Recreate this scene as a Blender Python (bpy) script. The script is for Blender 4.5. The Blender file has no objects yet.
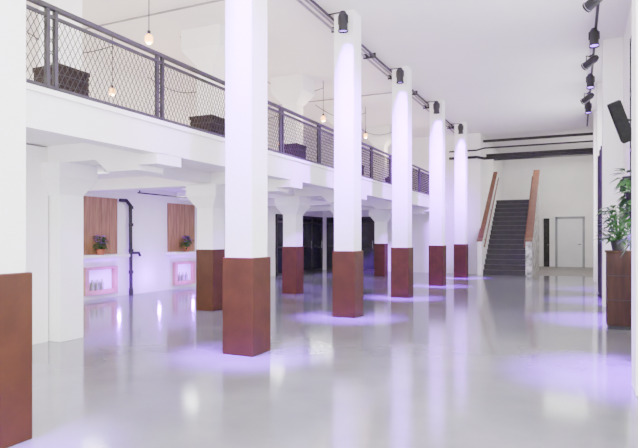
import bpy, bmesh, math, random
from mathutils import Vector, Matrix
random.seed(7)
scene = bpy.context.scene
COL = scene.collection

# ------------------------------------------------------------ materials
def mat(name, col, rough=0.6, metal=0.0, col2=None, scale=4.0, bump=0.0, emis=None, estr=0.0, spec=0.5, detail=6, bscale=None, stretch=None):
    m = bpy.data.materials.new(name); m.use_nodes = True
    nt = m.node_tree; b = nt.nodes['Principled BSDF']
    b.inputs['Base Color'].default_value = (*col, 1)
    b.inputs['Roughness'].default_value = rough
    b.inputs['Metallic'].default_value = metal
    b.inputs['Specular IOR Level'].default_value = spec
    if emis:
        b.inputs['Emission Color'].default_value = (*emis, 1)
        b.inputs['Emission Strength'].default_value = estr
    tc = nt.nodes.new('ShaderNodeTexCoord')
    mp = nt.nodes.new('ShaderNodeMapping')
    nt.links.new(tc.outputs['Object'], mp.inputs['Vector'])
    if stretch: mp.inputs['Scale'].default_value = stretch
    if col2 is not None:
        n = nt.nodes.new('ShaderNodeTexNoise'); n.inputs['Scale'].default_value = scale; n.inputs['Detail'].default_value = detail
        r = nt.nodes.new('ShaderNodeValToRGB')
        r.color_ramp.elements[0].position = 0.35; r.color_ramp.elements[1].position = 0.65
        r.color_ramp.elements[0].color = (*col, 1); r.color_ramp.elements[1].color = (*col2, 1)
        nt.links.new(mp.outputs['Vector'], n.inputs['Vector'])
        nt.links.new(n.outputs['Fac'], r.inputs['Fac'])
        nt.links.new(r.outputs['Color'], b.inputs['Base Color'])
    if bump > 0:
        n2 = nt.nodes.new('ShaderNodeTexNoise'); n2.inputs['Scale'].default_value = bscale or scale * 6
        bp = nt.nodes.new('ShaderNodeBump'); bp.inputs['Strength'].default_value = bump; bp.inputs['Distance'].default_value = 0.01
        nt.links.new(mp.outputs['Vector'], n2.inputs['Vector'])
        nt.links.new(n2.outputs['Fac'], bp.inputs['Height'])
        nt.links.new(bp.outputs['Normal'], b.inputs['Normal'])
    return m

M_wall = mat('white_plaster', (0.84, 0.82, 0.81), 0.75, col2=(0.89, 0.87, 0.86), scale=1.5, bump=0.15, bscale=30)
M_ceil = mat('ceiling_paint', (0.86, 0.83, 0.83), 0.8, col2=(0.90, 0.87, 0.87), scale=0.6, bump=0.1, bscale=15)
M_col = mat('column_paint', (0.86, 0.85, 0.85), 0.6, col2=(0.90, 0.89, 0.89), scale=2, bump=0.15, bscale=20)
M_brown = mat('brown_enamel', (0.046, 0.0145, 0.003), 0.5, col2=(0.062, 0.020, 0.0045), scale=5, bump=0.12, bscale=25, spec=0.28)
M_floor = mat('epoxy_floor', (0.165, 0.167, 0.182), 0.12, col2=(0.215, 0.217, 0.232), scale=1.3, bump=0.04, bscale=3, spec=0.85)
M_floor2 = mat('worn_floor', (0.14, 0.14, 0.13), 0.4, col2=(0.25, 0.21, 0.19), scale=2)
M_black = mat('black_metal', (0.008, 0.008, 0.009), 0.5, col2=(0.014, 0.014, 0.015), scale=8)
M_steel = mat('dark_steel', (0.028, 0.026, 0.026), 0.5, metal=0.0, col2=(0.045, 0.042, 0.04), scale=8, spec=0.3)
M_pipe = mat('grey_conduit', (0.25, 0.24, 0.26), 0.4, metal=0.4, col2=(0.32, 0.31, 0.32), scale=5)
M_wood = mat('wood_panel', (0.22, 0.115, 0.045), 0.5, col2=(0.36, 0.195, 0.09), scale=3.0, stretch=(1, 5, 0.6), bump=0.1)
M_cap = mat('handrail_wood', (0.13, 0.05, 0.03), 0.45, col2=(0.17, 0.07, 0.04), scale=5)
M_salmon = mat('salmon_frame', (0.42, 0.24, 0.16), 0.6, col2=(0.50, 0.30, 0.20), scale=5)
M_wicker = mat('dark_wicker', (0.012, 0.008, 0.006), 0.8, col2=(0.04, 0.026, 0.02), scale=45, bump=0.5, bscale=60, spec=.2)
M_glass = mat('dark_glass', (0.02, 0.02, 0.03), 0.08, col2=(0.05, 0.045, 0.06), scale=1.2)
M_leaf = mat('leaf', (0.015, 0.07, 0.012), 0.5, col2=(0.04, 0.14, 0.03), scale=12)
M_purple_lit = mat('purple_lit_leaf', (0.35, 0.08, 0.60), 0.5, col2=(0.5, 0.15, 0.75), scale=14)  # purple light on the shelf plants, put into the leaf colour
M_pot = mat('clay_pot', (0.35, 0.10, 0.05), 0.6, col2=(0.42, 0.14, 0.07), scale=8)
M_step = mat('stair_tread', (0.012, 0.010, 0.013), 0.5, col2=(0.024, 0.02, 0.025), scale=6)
M_nose = mat('stair_nosing', (0.10, 0.09, 0.10), 0.5, col2=(0.13, 0.12, 0.13), scale=6)
M_mottle = mat('painted_parapet', (0.70, 0.68, 0.66), 0.6, col2=(0.14, 0.16, 0.13), scale=5.5, detail=10)
M_door = mat('door_paint', (0.74, 0.75, 0.76), 0.5, col2=(0.78, 0.79, 0.80), scale=2)
M_frame = mat('door_frame_paint', (0.30, 0.31, 0.33), 0.5, col2=(0.34, 0.35, 0.36), scale=3)
M_white = mat('niche_lining', (0.75, 0.75, 0.73), 0.4, col2=(0.8, 0.8, 0.78), scale=3)
M_green = mat('green_glass', (0.20, 0.30, 0.20), 0.2, col2=(0.40, 0.45, 0.32), scale=14)
M_bulb = mat('bulb_glow', (1, 0.6, 0.25), 0.3, col2=(1, 0.65, 0.3), scale=2, emis=(1, 0.42, 0.08), estr=6)
M_purple = mat('purple_lens', (0.4, 0.2, 0.9), 0.3, col2=(0.45, 0.2, 0.95), scale=2, emis=(0.35, 0.1, 1.0), estr=6)
M_day = mat('daylight_pane', (0.8, 0.85, 0.9), 0.2, col2=(0.85, 0.9, 0.95), scale=1, emis=(0.9, 0.95, 1.0), estr=1.5)
M_fill_glow = mat('added_lamp_diffuser', (0.9, 0.9, 0.9), 0.4, col2=(0.95, 0.95, 0.95), scale=1, emis=(1, .97, .93), estr=2)  # glow of the added undercroft lamps
M_cab = mat('cabinet_wood', (0.026, 0.011, 0.005), 0.6, col2=(0.045, 0.02, 0.010), scale=3, stretch=(4, 4, 0.6), spec=.25)
M_dark_sheet = mat('dark_sheet', (0.02, 0.016, 0.022), 0.9, col2=(0.04, 0.03, 0.04), scale=4)  # for the dark stand-in between the pilasters

# ------------------------------------------------------------ mesh builder
class B:
    def __init__(s):
        s.bm = bmesh.new(); s.mats = []
    def mi(s, m):
        if m not in s.mats: s.mats.append(m)
        return s.mats.index(m)
    def poly(s, verts, faces, m, smooth=False):
        k = s.mi(m); vs = [s.bm.verts.new(v) for v in verts]
        for f in faces:
            try:
                fc = s.bm.faces.new([vs[i] for i in f]); fc.material_index = k; fc.smooth = smooth
            except ValueError: pass
    def box(s, x0, x1, y0, y1, z0, z1, m):
        s.poly([(x0,y0,z0),(x1,y0,z0),(x1,y1,z0),(x0,y1,z0),(x0,y0,z1),(x1,y0,z1),(x1,y1,z1),(x0,y1,z1)],
               [(0,3,2,1),(4,5,6,7),(0,1,5,4),(1,2,6,5),(2,3,7,6),(3,0,4,7)], m)
    def frustum(s, cx, cy, z0, z1, a0, b0, a1, b1, m):
        v = []
        for z, a, b in ((z0, a0, b0), (z1, a1, b1)):
            v += [(cx-a/2,cy-b/2,z),(cx+a/2,cy-b/2,z),(cx+a/2,cy+b/2,z),(cx-a/2,cy+b/2,z)]
        s.poly(v, [(0,3,2,1),(4,5,6,7),(0,1,5,4),(1,2,6,5),(2,3,7,6),(3,0,4,7)], m)
    def cyl(s, p, q, r, m, n=10, r2=None, cap=True):
        p = Vector(p); q = Vector(q); d = (q-p).normalized(); r2 = r if r2 is None else r2
        u = d.orthogonal().normalized(); w = d.cross(u)
        v = []
        for c, rr in ((p, r), (q, r2)):
            for i in range(n):
                a = 2*math.pi*i/n; v.append(c+(u*math.cos(a)+w*math.sin(a))*rr)
        f = [(i, (i+1) % n, n+(i+1) % n, n+i) for i in range(n)]
        s.poly(v, f, m, True)
        if cap:
            s.poly(v[:n], [tuple(reversed(range(n)))], m); s.poly(v[n:], [tuple(range(n))], m)
    def path(s, pts, r, m, n=8):
        for a, b in zip(pts, pts[1:]): s.cyl(a, b, r, m, n)
        for p in pts[1:-1]: s.ball(p, r*1.03, m, 8, 5)
    def ball(s, c, r, m, n=12, k=7, sz=1.0):
        v = [(c[0], c[1], c[2]+r*sz)]
        for j in range(1, k):
            t = math.pi*j/k
            for i in range(n):
                a = 2*math.pi*i/n
                v.append((c[0]+r*math.sin(t)*math.cos(a), c[1]+r*math.sin(t)*math.sin(a), c[2]+r*sz*math.cos(t)))
        v.append((c[0], c[1], c[2]-r*sz)); f = []
        for i in range(n): f.append((0, 1+i, 1+(i+1) % n))
        for j in range(k-2):
            for i in range(n):
                a = 1+j*n+i; b = 1+j*n+(i+1) % n; f.append((a, a+n, b+n, b))
        e = len(v)-1; o = 1+(k-2)*n
        for i in range(n): f.append((o+i, e, o+(i+1) % n))
        s.poly(v, f, m, True)
    def prism_x(s, x0, x1, yz, m):
        n = len(yz); v = [(x0, y, z) for y, z in yz]+[(x1, y, z) for y, z in yz]
        s.poly(v, [tuple(range(n)), tuple(reversed(range(n, 2*n)))]+[(i, n+i, n+(i+1) % n, (i+1) % n) for i in range(n)], m)
    def prism_y(s, y0, y1, xz, m):
        n = len(xz); v = [(x, y0, z) for x, z in xz]+[(x, y1, z) for x, z in xz]
        s.poly(v, [tuple(range(n)), tuple(reversed(range(n, 2*n)))]+[(i, n+i, n+(i+1) % n, (i+1) % n) for i in range(n)], m)
    def leaf(s, base, d, L, W, m, lo=None, hi=None):
        d = Vector(d).normalized(); side = d.cross(Vector((0, 0, 1)))
        if side.length < 0.05: side = Vector((1, 0, 0))
        side.normalize(); up = side.cross(d); b = Vector(base)
        droop = Vector((0, 0, -1))
        v = [b, b+d*L*.35+side*W/2+up*.01, b+d*L*.35-side*W/2+up*.01, b+d*L*.35,
             b+d*L*.7+side*W*.36+droop*L*.1, b+d*L*.7-side*W*.36+droop*L*.1, b+d*L*.7+droop*L*.13, b+d*L+droop*L*.3]
        for q in v:
            if lo is not None: q.x = max(q.x, lo)
            if hi is not None: q.x = min(q.x, hi)
        s.poly(v, [(0, 1, 3), (0, 3, 2), (1, 4, 6, 3), (3, 6, 5, 2), (4, 7, 6), (6, 7, 5)], m, True)
    def done(s, name, bevel=0.0, parent=None):
        bmesh.ops.recalc_face_normals(s.bm, faces=s.bm.faces[:])
        me = bpy.data.meshes.new(name); s.bm.to_mesh(me); s.bm.free()
        for m in s.mats: me.materials.append(m)
        ob = bpy.data.objects.new(name, me); COL.objects.link(ob)
        if bevel:
            bv = ob.modifiers.new('bevel', 'BEVEL'); bv.width = bevel; bv.segments = 2; bv.limit_method = 'ANGLE'
        if parent: ob.parent = parent
        return ob

def light(kind, name, loc, direction, energy, col=(1, 1, 1), parent=None, **kw):
    L = bpy.data.lights.new(name, kind); L.energy = energy; L.color = col
    for k, v in kw.items(): setattr(L, k, v)
    o = bpy.data.objects.new(name, L); COL.objects.link(o); o.location = loc
    o.rotation_euler = Vector(direction).to_track_quat('-Z', 'Y').to_euler()
    if parent: o.parent = parent
    return o

def simple(name, *a, bevel=0.0):
    b = B(); b.box(*a); return b.done(name, bevel)

CH = 5.15      # hall ceiling
MZ = 2.70      # mezzanine floor
EX = -4.40     # mezzanine edge
XL = -9.5; XR = 0.80; YB = 21.0; YE = 27.6
SX0, SX1 = -3.06, -1.60
# ------------------------------------------------------------ shell
simple('floor', XL-.2, XR+.2, -5, YB, -.2, 0, M_floor)
simple('floor_corridor', XL-.2, XR+.2, YB, YE+.2, -.2, 0.0, M_floor2)
simple('ceiling', XL-.2, XR+.2, -5, YE+.2, CH, CH+.2, M_ceil)
simple('wall_left', XL-.2, XL, 4.6, YB, 0, CH, M_wall)
b = B(); b.box(-6.45, -6.2, -5, 5.1, 0, 2.50, M_wall); b.box(XL, -6.45, 4.6, 4.8, 0, 2.5, M_wall); b.done('wall_left_near')
simple('wall_left_upper', XL-.2, XL, -5, 4.6, MZ, CH, M_wall)
simple('wall_back_hall', XL-.2, -3.2, YB, YB+.2, 0, CH, M_wall)
simple('wall_back', XL, XR+.2, YE, YE+.2, 0, CH, M_wall)
simple('wall_stair', -3.36, -3.2, YB+.2, YE, 0, CH, M_wall)
simple('wall_right', XR, XR+.2, -5, YE, 0, CH, M_wall)
for i, y in enumerate((5.42, 12.07, 15.4, 18.75)):
    b = B(); b.box(.45, XR, y, y+.40, 0, CH, M_wall); b.done('pilaster' if i == 0 else 'pilaster.%03d' % i, .01)
# ------------------------------------------------------------ mezzanine
b = B()
b.box(XL, EX, -5, YB, 2.52, MZ-.02, M_wall)
b.box(EX-.22, EX, -5, YB, 2.32, 2.52, M_wall)
b.box(EX-.02, EX+.03, -5, YB, MZ-.05, MZ, M_wall)
for k in range(0, 5):
    y = 5.1+3.33*k
    b.box(XL, EX-.22, y, y+.40, 2.30, 2.53, M_wall)
    b.prism_y(y-.02, y+.42, [(EX-1.0, 2.325), (EX-.75, 2.14), (EX-.28, 2.14), (EX-.28, 2.20), (EX-.0, 2.20), (EX-.0, 2.325)], M_wall)
b.box(-6.35, -6.05, 5.5, YB, 2.34, 2.53, M_wall)
b.done('mezzanine_deck')

# railing
b = B()
RT = 3.49
ys = [0.72+1.5*i for i in range(-3, 14)]
xr = EX-.08
for i, y in enumerate(ys):
    if y > YB: break
    for dy in (-.045, .045):
        b.box(xr-.02, xr+.02, y+dy-.018, y+dy+.018, MZ-.02, RT+.0, M_steel)
    b.box(xr-.05, xr+.05, y-.08, y+.08, MZ-.02, MZ+.01, M_steel)
y0, y1 = ys[0], 20.95
b.box(xr-.028, xr+.028, y0, y1, RT-.01, RT+.03, M_steel)
b.box(xr-.015, xr+.015, y0, y1, RT-.09, RT-.06, M_steel)
b.box(xr-.015, xr+.015, y0, y1, MZ+.03, MZ+.065, M_steel)
w = .0045
za, zb = MZ+.05, RT-.07; hh = zb-za
st = .062
n = int((y1-y0)/st)
for i in range(n):
    yy = y0+i*st
    for sgn in (1, -1):
        ya, yb2 = (yy, yy+hh*.55) if sgn == 1 else (yy+hh*.55, yy)
        if max(ya, yb2) > y1: continue
        x = xr+.003*sgn
        b.poly([(x, ya-w, za), (x, ya+w, za), (x, yb2+w, zb), (x, yb2-w, zb)], [(0, 1, 2, 3)], M_steel)
        b.poly([(x-.005, ya, za), (x+.005, ya, za), (x+.005, yb2, zb), (x-.005, yb2, zb)], [(0, 1, 2, 3)], M_steel)
b.done('mezzanine_railing')

# ------------------------------------------------------------ columns
def colname(base, i): return base if i == 0 else '%s.%03d' % (base, i)
ci = 0
row1 = [2.2, 5.41, 8.70, 12.07, 15.41, 18.75]
rx = [0, 0, -.04, -.07, -.03, 0]
for yf, dx in zip(row1, rx):
    b = B()
    b.box(-3.70+dx, -3.34+dx, yf+.02, yf+.38, 1.10, CH, M_col)
    b.box(-3.72+dx, -3.31+dx, yf-.005, yf+.405, 0, 1.115, M_brown)
    b.done(colname('support_column', ci), .008); ci += 1
for k in range(0, 5):
    yf = 5.1+3.33*k; cx = -6.2; cy = yf+.2
    b = B()
    if k == 0:
        b.box(cx-.1, cx+.19, yf+.02, yf+.4, 0, 2.0, M_col)
    else:
        b.box(cx-.175, cx+.175, yf+.02, yf+.38, 1.1, 2.0, M_col)
        b.box(cx-.19, cx+.19, yf+.005, yf+.395, 0, 1.122, M_brown)
    b.frustum(cx, cy, 1.88, 2.10, .36, .36, .66, .62, M_col)
    b.box(cx-.33, cx+.33, cy-.31, cy+.31, 2.10, 2.30, M_col)
    b.done(colname('support_column', ci), .008); ci += 1
for k in range(-1, 5):
    yf = 5.1+3.33*k; cx = -6.2; cy = yf+.2
    b = B()
    b.box(cx-.185, cx+.185, yf+.015, yf+.385, MZ-.02, 4.8, M_col)
    b.frustum(cx, cy, 4.50, 4.78, .37, .37, .85, .66, M_col)
    b.box(cx-.425, cx+.425, cy-.33, cy+.33, 4.78, CH, M_col)
    b.done(colname('support_column', ci), .008); ci += 1

# ------------------------------------------------------------ ceiling conduits
b = B()
for x, z, r, m in ((-3.80, 5.08, .022, M_black), (-3.90, 5.10, .018, M_pipe), (-4.0, 5.09, .022, M_pipe)):
    b.cyl((x, 0, z), (x, 20.9, z), r, m, 8)
for y in [1+1.66*i for i in range(12)]:
    b.box(-4.04, -3.77, y, y+.03, 5.05, CH, M_black)
for yf in row1:
    b.cyl((-3.80, yf-.1, 5.08), (-3.52, yf-.1, 5.08), .012, M_black, 6)
b.done('ceiling_conduit')
b = B()
b.cyl((-9.3, 14.0, 5.10), (-4.1, 14.0, 5.10), .016, M_pipe, 6)
b.cyl((-9.3, 7.4, 5.10), (-4.1, 7.4, 5.10), .016, M_pipe, 6)
b.done('ceiling_conduit.001')
b = B()
b.cyl((.30, 3.5, 5.02), (.30, 20.5, 5.02), .025, M_black, 8)
for y in [4.3+2*i for i in range(9)]: b.cyl((.30, y, 5.0), (.30, y, CH-.005), .012, M_black, 6)
b.done('lighting_track')

# ------------------------------------------------------------ spotlights
PUR = (0.28, 0.0, 1.0)
PUR2 = (0.34, 0.04, 1.0)
si = 0
def spotlight(loc, top, aim, energy, size=60, withlight=True, pr=.075, blend=.7, col=PUR):
    global si
    e = bpy.data.objects.new(colname('stage_spotlight', si), None); COL.objects.link(e); si += 1
    d = (Vector(aim)-Vector(loc)).normalized(); L = Vector(loc)
    b = B()
    b.cyl(L-d*.14, L+d*.10, pr, M_black, 14); b.cyl(L-d*.20, L-d*.14, pr*.6, M_black, 12, r2=pr)
    b.cyl(L+d*.10, L+d*.13, pr*1.12, M_black, 14, cap=False); b.cyl(L+d*.101, L+d*.104, pr*.9, M_purple, 14)
    b.done('can', parent=e)
    s = d.cross(Vector((0, 0, 1)));
    if s.length < .1: s = Vector((1, 0, 0))
    s.normalize(); t = Vector(top)
    b = B()
    for q in (1, -1):
        b.cyl(L+s*q*pr*1.1, L+s*q*pr*1.1+Vector((0, 0, .13)), .01, M_black, 6)
    b.cyl(L+s*pr*1.15+Vector((0, 0, .13)), L-s*pr*1.15+Vector((0, 0, .13)), .01, M_black, 6)
    b.cyl(L+Vector((0, 0, .13)), t, .014, M_black, 6)
    b.done('yoke', parent=e)
    if withlight:
        light('SPOT', 'spot_light', L+d*.14, d, energy, col, e, spot_size=math.radians(size), spot_blend=blend, shadow_soft_size=.2)
for yf, dx in zip(row1, rx):
    spotlight((-3.46+dx, yf-.16, 4.86), (-3.46+dx, yf-.16, 5.07), (-3.46+dx, yf+.10, 0), 30000, 25, blend=1.0)
for i, yy in enumerate((6.9, 10.9, 13.9, 16.7)):
    spotlight((.27, yy, 4.80), (.30, yy, 4.99), (.38, yy-.7, 0), (30000, 20000, 10000, 6000)[i], 29, blend=1.0)
for yy, ty, en in ((3.9, 5.6, 3600), (6.1, 8.9, 13500), (9.2, 12.2, 14500), (12.4, 15.6, 15500), (15.6, 18.9, 15500)):
    spotlight((.22, yy, 4.82), (.30, yy, 4.99), (-3.52, ty, 2.9), en, 34, blend=1, col=PUR2)  # extra track spots added to wash the columns purple

# ------------------------------------------------------------ windows in right wall
for i, (ya, yb_) in enumerate(((0.5, 5.0), (6.1, 10.0), (12.7, 15.2), (16.0, 18.5))):
    b = B()
    b.box(XR-.03, XR-.02, ya, yb_, 1.0, 4.4, M_day)
    n = max(2, int((yb_-ya)/.8))
    for k in range(n+1):
        y = ya+(yb_-ya)*k/n; b.box(XR-.05, XR, y-.025, y+.025, .95, 4.45, M_black)
    for k in range(5):
        z = 1.0+3.4*k/4; b.box(XR-.05, XR, ya, yb_, z-.025, z+.025, M_black)
    b.done('window_%d' % (i+1))
    light('AREA', 'window_daylight', (XR-.06, (ya+yb_)/2, 2.7), (-1, 0, 0), 210*(yb_-ya)/3, (1, 0.98, .97), shape='RECTANGLE', size=yb_-ya-.1, size_y=3.2)

# ------------------------------------------------------------ left wall: wood panels, niches
for i, (ya, yb_) in enumerate(((5.6, 6.9), (8.45, 9.62), (11.36, 12.45), (14.6, 15.7))):
    b = B()
    b.box(XL-.0, XL+.03, ya, yb_, .97, 2.22, M_wood)
    nb = 5
    for k in range(nb+1):
        y = ya+(yb_-ya)*k/nb; b.box(XL+.03, XL+.032, y-.003, y+.003, .97, 2.22, M_cap)
    b.done(colname('wood_window_shutter', i))
    b = B()
    b.box(XL, XL+.34, ya-.08, yb_+.08, .90, .965, M_wall)
    b.done('trim_%d' % (i+1), .01)
    b = B()
    a0, a1 = ya+.2, yb_-.05
    b.box(XL, XL+.10, a0, a1, .64, .70, M_salmon); b.box(XL, XL+.10, a0, a1, .10, .20, M_salmon)
    b.box(XL, XL+.10, a0, a0+.10, .20, .64, M_salmon); b.box(XL, XL+.10, a1-.10, a1, .20, .64, M_salmon)
    b.box(XL, XL+.01, a0+.10, a1-.10, .20, .64, M_white)
    k = a0+.22
    while k < a1-.28:
        b.cyl((XL+.055, k, .20), (XL+.055, k, .34), .034, M_green, 10); b.cyl((XL+.055, k, .34), (XL+.055, k, .38), .034, M_green, 10, r2=.012); b.cyl((XL+.055, k, .38), (XL+.055, k, .43), .012, M_green, 8)
        k += .14
    b.done(colname('wall_niche', i))
# dark drain pipe
b = B()
yp = 10.0; xp = XL+.08
b.path([(XL+.05, 9.68, 2.19), (xp, 9.85, 2.19), (xp, 9.98, 2.08), (xp, yp, .15)], .04, M_black, 10)
for z in (.5, 1.0, 1.6, 2.0): b.cyl((xp, yp, z), (xp, yp, z+.07), .055, M_black, 12)
b.path([(xp, yp, .98), (xp, 10.25, .98), (xp, 10.3, .9)], .03, M_black)
b.cyl((xp, yp, 0), (xp, yp, .16), .05, M_black, 12)
b.done('drain_pipe')
b = B(); b.path([(-8.2, 8.9, 2.26), (-8.2, 11.6, 2.26), (-8.2, 11.6, 2.5)], .015, M_black); b.cyl((-8.2, 8.95, 2.26), (-8.2, 8.95, 2.51), .015, M_black, 6); b.done('cable_conduit')

def plant(name, c, r, n, ml, potr, poth, lw=.06, L=(.12, .22), potm=M_pot, lo=None, hi=None, lit=None, hmin=0.0):
    b = B(); x, y, z = c
    b.cyl((x, y, z), (x, y, z+poth), potr*.75, potm, 16, r2=potr)
    b.cyl((x, y, z+poth), (x, y, z+poth+.02), potr*1.08, potm, 16)
    for i in range(n):
        a = random.uniform(0, 2*math.pi); rr = random.uniform(.1, 1)*r; h = random.uniform(hmin, 1.5)*r
        p = Vector((x+math.cos(a)*rr*.6, y+math.sin(a)*rr*.6, z+poth+h))
        if i % 3 == 0: b.cyl((x, y, z+poth), p, .005, ml, 4, cap=False)
        d = Vector((math.cos(a), math.sin(a), random.uniform(-.2, .9)))
        mm = lit if (lit and h > .6*r and i % 2) else ml
        if mm is lit and lit:
            for q in range(5):
                aa = q*1.257; b.leaf(p, (math.cos(aa)*.6+.3, math.sin(aa), .5), .06, .045, mm, lo, hi)
        else:
            b.leaf(p, d, random.uniform(*L), lw, ml, lo, hi)
    return b.done(name)
plant('potted_plant', (XL+.19, 8.98, .967), .2, 90, M_leaf, .09, .10, L=(.08, .15), lo=XL+.045, lit=M_purple_lit)
plant('potted_plant.001', (XL+.19, 11.9, .967), .2, 90, M_leaf, .09, .10, L=(.08, .15), lo=XL+.045, lit=M_purple_lit)
for yy in (9.3, 10.6, 11.9):
    light('POINT', 'shelf_purple', (XL+.40, yy, .40), (0, 0, -1), 75, PUR, shadow_soft_size=.03)

# ------------------------------------------------------------ dark glazed doors at the back of the undercroft
def gdoor(name, horiz, a, b_, pos, h, leafs):
    b = B()
    def bx(u0, u1, d0, d1, z0, z1, m):
        if horiz: b.box(u0, u1, pos-d1, pos-d0, z0, z1, m)
        else: b.box(pos+d0, pos+d1, u0, u1, z0, z1, m)
    bx(a, b_, .0, .03, 0, h, M_glass)
    for k in range(leafs+1):
        u = a+(b_-a)*k/leafs; bx(max(a, u-.04), min(b_, u+.04), .03, .08, 0, h, M_steel)
    for z in (0, .95, 1.85, h-.08): bx(a, b_, .03, .075, z, z+.08, M_steel)
    for k in range(leafs):
        u = a+(b_-a)*(k+.85)/leafs; bx(u-.01, u+.01, .08, .12, .9, 1.2, M_pipe)
    b.done(name)
gdoor('door_1', False, 17.0, 20.8, XL, 2.15, 4)
gdoor('door_2', True, -9.3, -7.2, YB, 2.15, 3)

# ------------------------------------------------------------ staircase
NS = 16; R = .18; T = .24; S0 = 20.7
e = bpy.data.objects.new('staircase', None); COL.objects.link(e)
b = B()
for i in range(NS):
    ya = S0+i*T
    b.box(SX0, SX1, ya, S0+NS*T, i*R, (i+1)*R-.03, M_step)
    b.box(SX0, SX1, ya-.02, S0+NS*T, (i+1)*R-.03, (i+1)*R, M_step)
    b.box(SX0, SX1, ya-.025, ya+.02, (i+1)*R-.012, (i+1)*R+.004, M_nose)
b.box(-3.2, SX1, S0+NS*T, YE, NS*R-.2, NS*R, M_step)
b.done('steps', parent=e)
yt = S0+NS*T; zt = NS*R
for nm, xa, xb, mm in (('parapet_a', SX0-.14, SX0, M_wall), ('parapet_b', SX1, SX1+.2, M_mottle)):
    b = B()
    b.prism_x(xa, xb, [(S0-.35, 0), (yt, 0), (yt, zt+1.15), (S0-.2, 1.25), (S0-.35, 1.20)], mm)
    b.done(nm, parent=e)
    b = B()
    b.prism_x(xa-.02, xb+.02, [(S0-.38, 1.19), (S0-.2, 1.25), (yt, zt+1.15), (yt, zt+1.22), (S0-.2, 1.32), (S0-.38, 1.26)], M_cap)
    b.done(nm+'_cap', parent=e)
b = B()
b.cyl((SX1-.06, S0-.1, 1.0), (SX1-.06, yt, zt+.95), .025, M_cap); b.cyl((SX0+.06, S0-.1, 1.0), (SX0+.06, yt, zt+.95), .025, M_cap)
for x, sx in ((SX1-.06, SX1), (SX0+.06, SX0)):
    for t in (.1, .5, .9):
        b.cyl((x, S0-.1+t*(yt-S0+.1), 1.0+t*(zt-.05)), (sx, S0-.1+t*(yt-S0+.1), .97+t*(zt-.05)), .01, M_black, 6)
b.done('handrail', parent=e)

# back door
b = B()
b.box(-.90, -.80, YE-.05, YE, 0, 2.25, M_frame); b.box(.22, .32, YE-.05, YE, 0, 2.25, M_frame); b.box(-.90, .32, YE-.05, YE, 2.17, 2.27, M_frame)
b.box(-.80, .22, YE-.03, YE, 0.01, 2.17, M_door)
b.box(.04, .16, YE-.09, YE-.07, 1.0, 1.03, M_black); b.cyl((.14, YE-.08, 1.015), (.14, YE-.03, 1.015), .012, M_black)
b.done('door_3')
b = B(); b.box(-1.38, -1.14, YE-.07, YE-.002, .0, 2.2, M_black); b.box(-1.35, -1.17, YE-.08, YE-.06, .05, 2.12, M_steel); b.cyl((-1.2, YE-.08, 1.0), (-1.2, YE-.11, 1.0), .02, M_pipe); b.done('shadow_panel')  # dark panel modelled for the shadow beside the door
# steel beams / pipes near the back ceiling
b = B()
for z0, z1, y in ((4.90, 4.98, 21.6), (4.42, 4.56, 22.4)):
    b.box(-3.2, XR, y, y+.14, z0, z0+.02, M_steel); b.box(-3.2, XR, y+.06, y+.08, z0, z1, M_steel); b.box(-3.2, XR, y, y+.14, z1-.02, z1, M_steel)
b.box(-3.2, XR, 24.6, 24.8, 4.60, 4.8, M_steel)
b.done('steel_beam')
b = B()
b.path([(-4.3, 20.85, 4.50), (-3.3, 20.85, 4.50), (-3.0, 20.6, 4.52), (.75, 20.6, 4.52)], .03, M_black)
b.path([(-4.3, 20.85, 4.25), (-3.3, 20.85, 4.25), (-3.0, 20.6, 4.15), (.75, 20.6, 4.15)], .05, M_black)
b.done('ceiling_pipe')

# ------------------------------------------------------------ mezzanine furniture and bulbs
for i, y in enumerate((4.05, 6.65, 9.35, 12.6, 15.8)):
    b = B(); x = -4.95
    b.box(x-.19, x+.19, y, y+.38, MZ-.02, MZ+.38, M_wicker)
    for q in (.1, .2, .3): b.box(x-.195, x+.195, y-.005, y+.385, MZ+q-.006, MZ+q+.006, M_black)
    b.box(x-.20, x+.20, y-.01, y+.39, MZ+.36, MZ+.41, M_wicker)
    b.done(colname('wicker_stool', i), .012)
for i, (x, y, z) in enumerate(((-5.6, 6.3, 4.2), (-5.6, 9.4, 4.2), (-5.6, 12.4, 4.22), (-5.6, 15.4, 4.3), (-5.6, 18.4, 4.3), (-8.0, 8.0, 4.1), (-8.0, 11.2, 4.1), (-8, 14.6, 4.1))):
    b = B()
    b.cyl((x, y, z+.09), (x, y, CH-.18), .007, M_black, 6)
    pts = [Vector((x-t*1.2, y-t*.9, CH-.18+ (t*.16) - .25*math.sin(math.pi*t))) for t in [k/8 for k in range(9)]]
    b.path(pts, .009, M_black, 6); b.cyl((x, y, CH-.2), (x, y, CH), .01, M_black, 6)
    b.cyl((x, y, z+.04), (x, y, z+.12), .024, M_black, 10)
    b.ball((x, y, z), .062, M_bulb, sz=1.2)
    ob = b.done(colname('pendant_bulb', i))
    light('POINT', 'bulb_light', (x, y, z-.12), (0, 0, -1), 45, (1, .80, .56), ob, shadow_soft_size=.04)
# made-up lamps added to brighten the undercroft (flat fittings between the beams)
for i, y in enumerate((7.2, 10.5, 13.9, 17.2)):
    b = B(); b.box(-8.3, -7.3, y-.09, y+.09, 2.46, 2.515, M_white); b.box(-8.26, -7.34, y-.07, y+.07, 2.452, 2.46, M_fill_glow)
    ob = b.done(colname('added_lamp', i))
    light('AREA', 'added_lamp_light', (-7.8, y, 2.445), (0, 0, -1), 42, (1, .97, .93), ob, shape='RECTANGLE', size=.9, size_y=.13)

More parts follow.
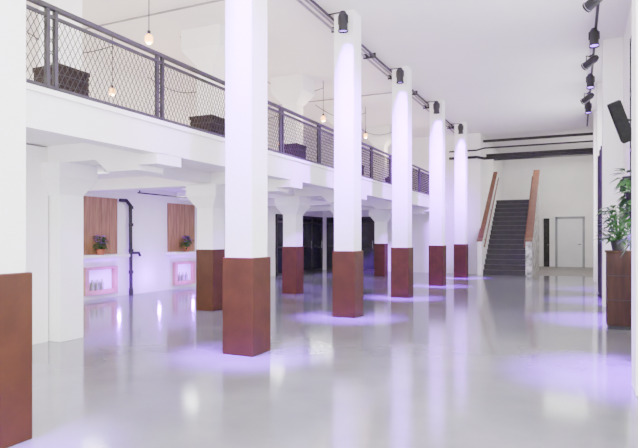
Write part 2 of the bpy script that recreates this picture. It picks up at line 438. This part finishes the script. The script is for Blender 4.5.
# ------------------------------------------------------------ right side objects
b = B()
x0, x1, y0, y1 = .40, .74, 9.25, 9.65
b.box(x0, x1, y0, y1, 0.05, 1.12, M_cab); b.box(x0-.015, x1, y0-.015, y1+.015, 1.12, 1.15, M_cab); b.box(x0+.02, x1, y0+.02, y1, 0, .05, M_black)
for z in (.42, .78): b.box(x0-.004, x1, y0-.004, y1, z, z+.012, M_black)
b.done('cabinet', .005)
plant('potted_plant.002', (.56, 9.45, 1.152), .34, 190, M_leaf, .11, .14, .075, (.12, .22), M_black, hi=.73, hmin=-.1)
b = B()
for i in range(4):
    yy = 7.0+i*.55; zz = 1.25+.26*i
    b.cyl((.64, yy, zz), (.64, yy, zz+.14), .06, M_black, 14, r2=.085); b.cyl((.62, yy, zz+.07), (.74, yy, zz+.12), .008, M_black, 6)
    for k in range(60):
        a = random.uniform(0, 6.28); d = Vector((math.cos(a), math.sin(a), random.uniform(-.9, .7)))
        b.leaf((.64+d.x*.07, yy+d.y*.09, zz+.14+d.z*.1), d, random.uniform(.10, .2), .06, M_leaf, hi=.74)
b.box(.735, .75, 6.8, 8.9, 1.2, 2.3, M_steel)
b.done('wall_planter')
# dark folded sheet added in place of dark door frames between the pilasters
b = B()
pts = []
N = 60
for i in range(N+1):
    t = i/N; pts.append((.56+.12*math.sin(i*1.3)*(.7+.3*math.sin(i*.37)), 13.3+1.9*t))
v = [(x, y, .02) for x, y in pts]+[(x, y, 3.3) for x, y in pts]
b.poly(v, [(i, i+1, N+2+i, N+1+i) for i in range(N)], M_dark_sheet, True)
b.cyl((.56, 13.2, 3.33), (.56, 15.39, 3.33), .02, M_black)
for yy in (13.3, 15.3): b.cyl((.56, yy, 3.33), (XR-.05, yy, 3.33), .012, M_black, 6)
b.done('dark_standin')
# tilted column speaker
b = B()
m4 = Matrix.Translation((.58, 9.2, 3.02)) @ Matrix.Rotation(math.radians(-20), 4, 'Y') @ Matrix.Rotation(math.radians(15), 4, 'X')
def tb(x0, x1, y0, y1, z0, z1, m):
    v = [m4 @ Vector(p) for p in [(x0,y0,z0),(x1,y0,z0),(x1,y1,z0),(x0,y1,z0),(x0,y0,z1),(x1,y0,z1),(x1,y1,z1),(x0,y1,z1)]]
    b.poly(v, [(0,3,2,1),(4,5,6,7),(0,1,5,4),(1,2,6,5),(2,3,7,6),(3,0,4,7)], m)
M_spk = mat('speaker_shell', (0.006, 0.006, 0.006), 0.9, col2=(0.01, 0.01, 0.01), scale=20, spec=0.1)
tb(-.08, .08, -.10, .10, -.30, .30, M_spk); tb(-.088, -.08, -.08, .08, -.28, .28, M_spk)
b.cyl((.60, 9.2, 3.05), (.74, 9.3, 3.05), .02, M_black); b.box(.73, .745, 9.2, 9.4, 2.95, 3.15, M_black)
b.done('wall_speaker')

# ------------------------------------------------------------ lights
light('AREA', 'hall_fill', (-2.2, 3.0, 5.05), (0, 0, -1), 260, (1, .98, .97), shape='RECTANGLE', size=5, size_y=6)  # unseen overhead fill added for the near half of the hall
light('AREA', 'rear_fill', (-2.5, -4.5, 2.6), (0, 1, .18), 1250, (1, .985, .96), shape='RECTANGLE', size=6, size_y=4.6)  # large fill panel added behind the camera, no real entrance
light('AREA', 'undercroft_fill', (-7.8, 5.0, 1.4), (0, 1, 0), 90, (1, .96, .93), shape='RECTANGLE', size=2.4, size_y=1.8)  # fill added to brighten under the deck, no opening here
light('AREA', 'mezzanine_fill', (-7, -4.5, 4), (0, 1, 0), 520, (1, .97, .94), shape='RECTANGLE', size=4, size_y=2)  # out-of-view fill added to light the upper level
light('AREA', 'corridor_light', (-.4, 24.2, 5.1), (0, 0, -1), 190, (1, .97, .95), shape='RECTANGLE', size=1.5, size_y=2)

w = bpy.data.worlds.new('world'); scene.world = w; w.use_nodes = True
bg = w.node_tree.nodes['Background']; bg.inputs[0].default_value = (1, .985, .99, 1); bg.inputs[1].default_value = 2.6

# ------------------------------------------------------------ camera
cam = bpy.data.cameras.new('camera'); co = bpy.data.objects.new('camera', cam); COL.objects.link(co)
cam.sensor_width = 36; cam.lens = 31.6; cam.shift_y = 13/638
co.location = (0, 0, 1.35); co.rotation_euler = (math.radians(90), 0, math.radians(24.74))
scene.camera = co
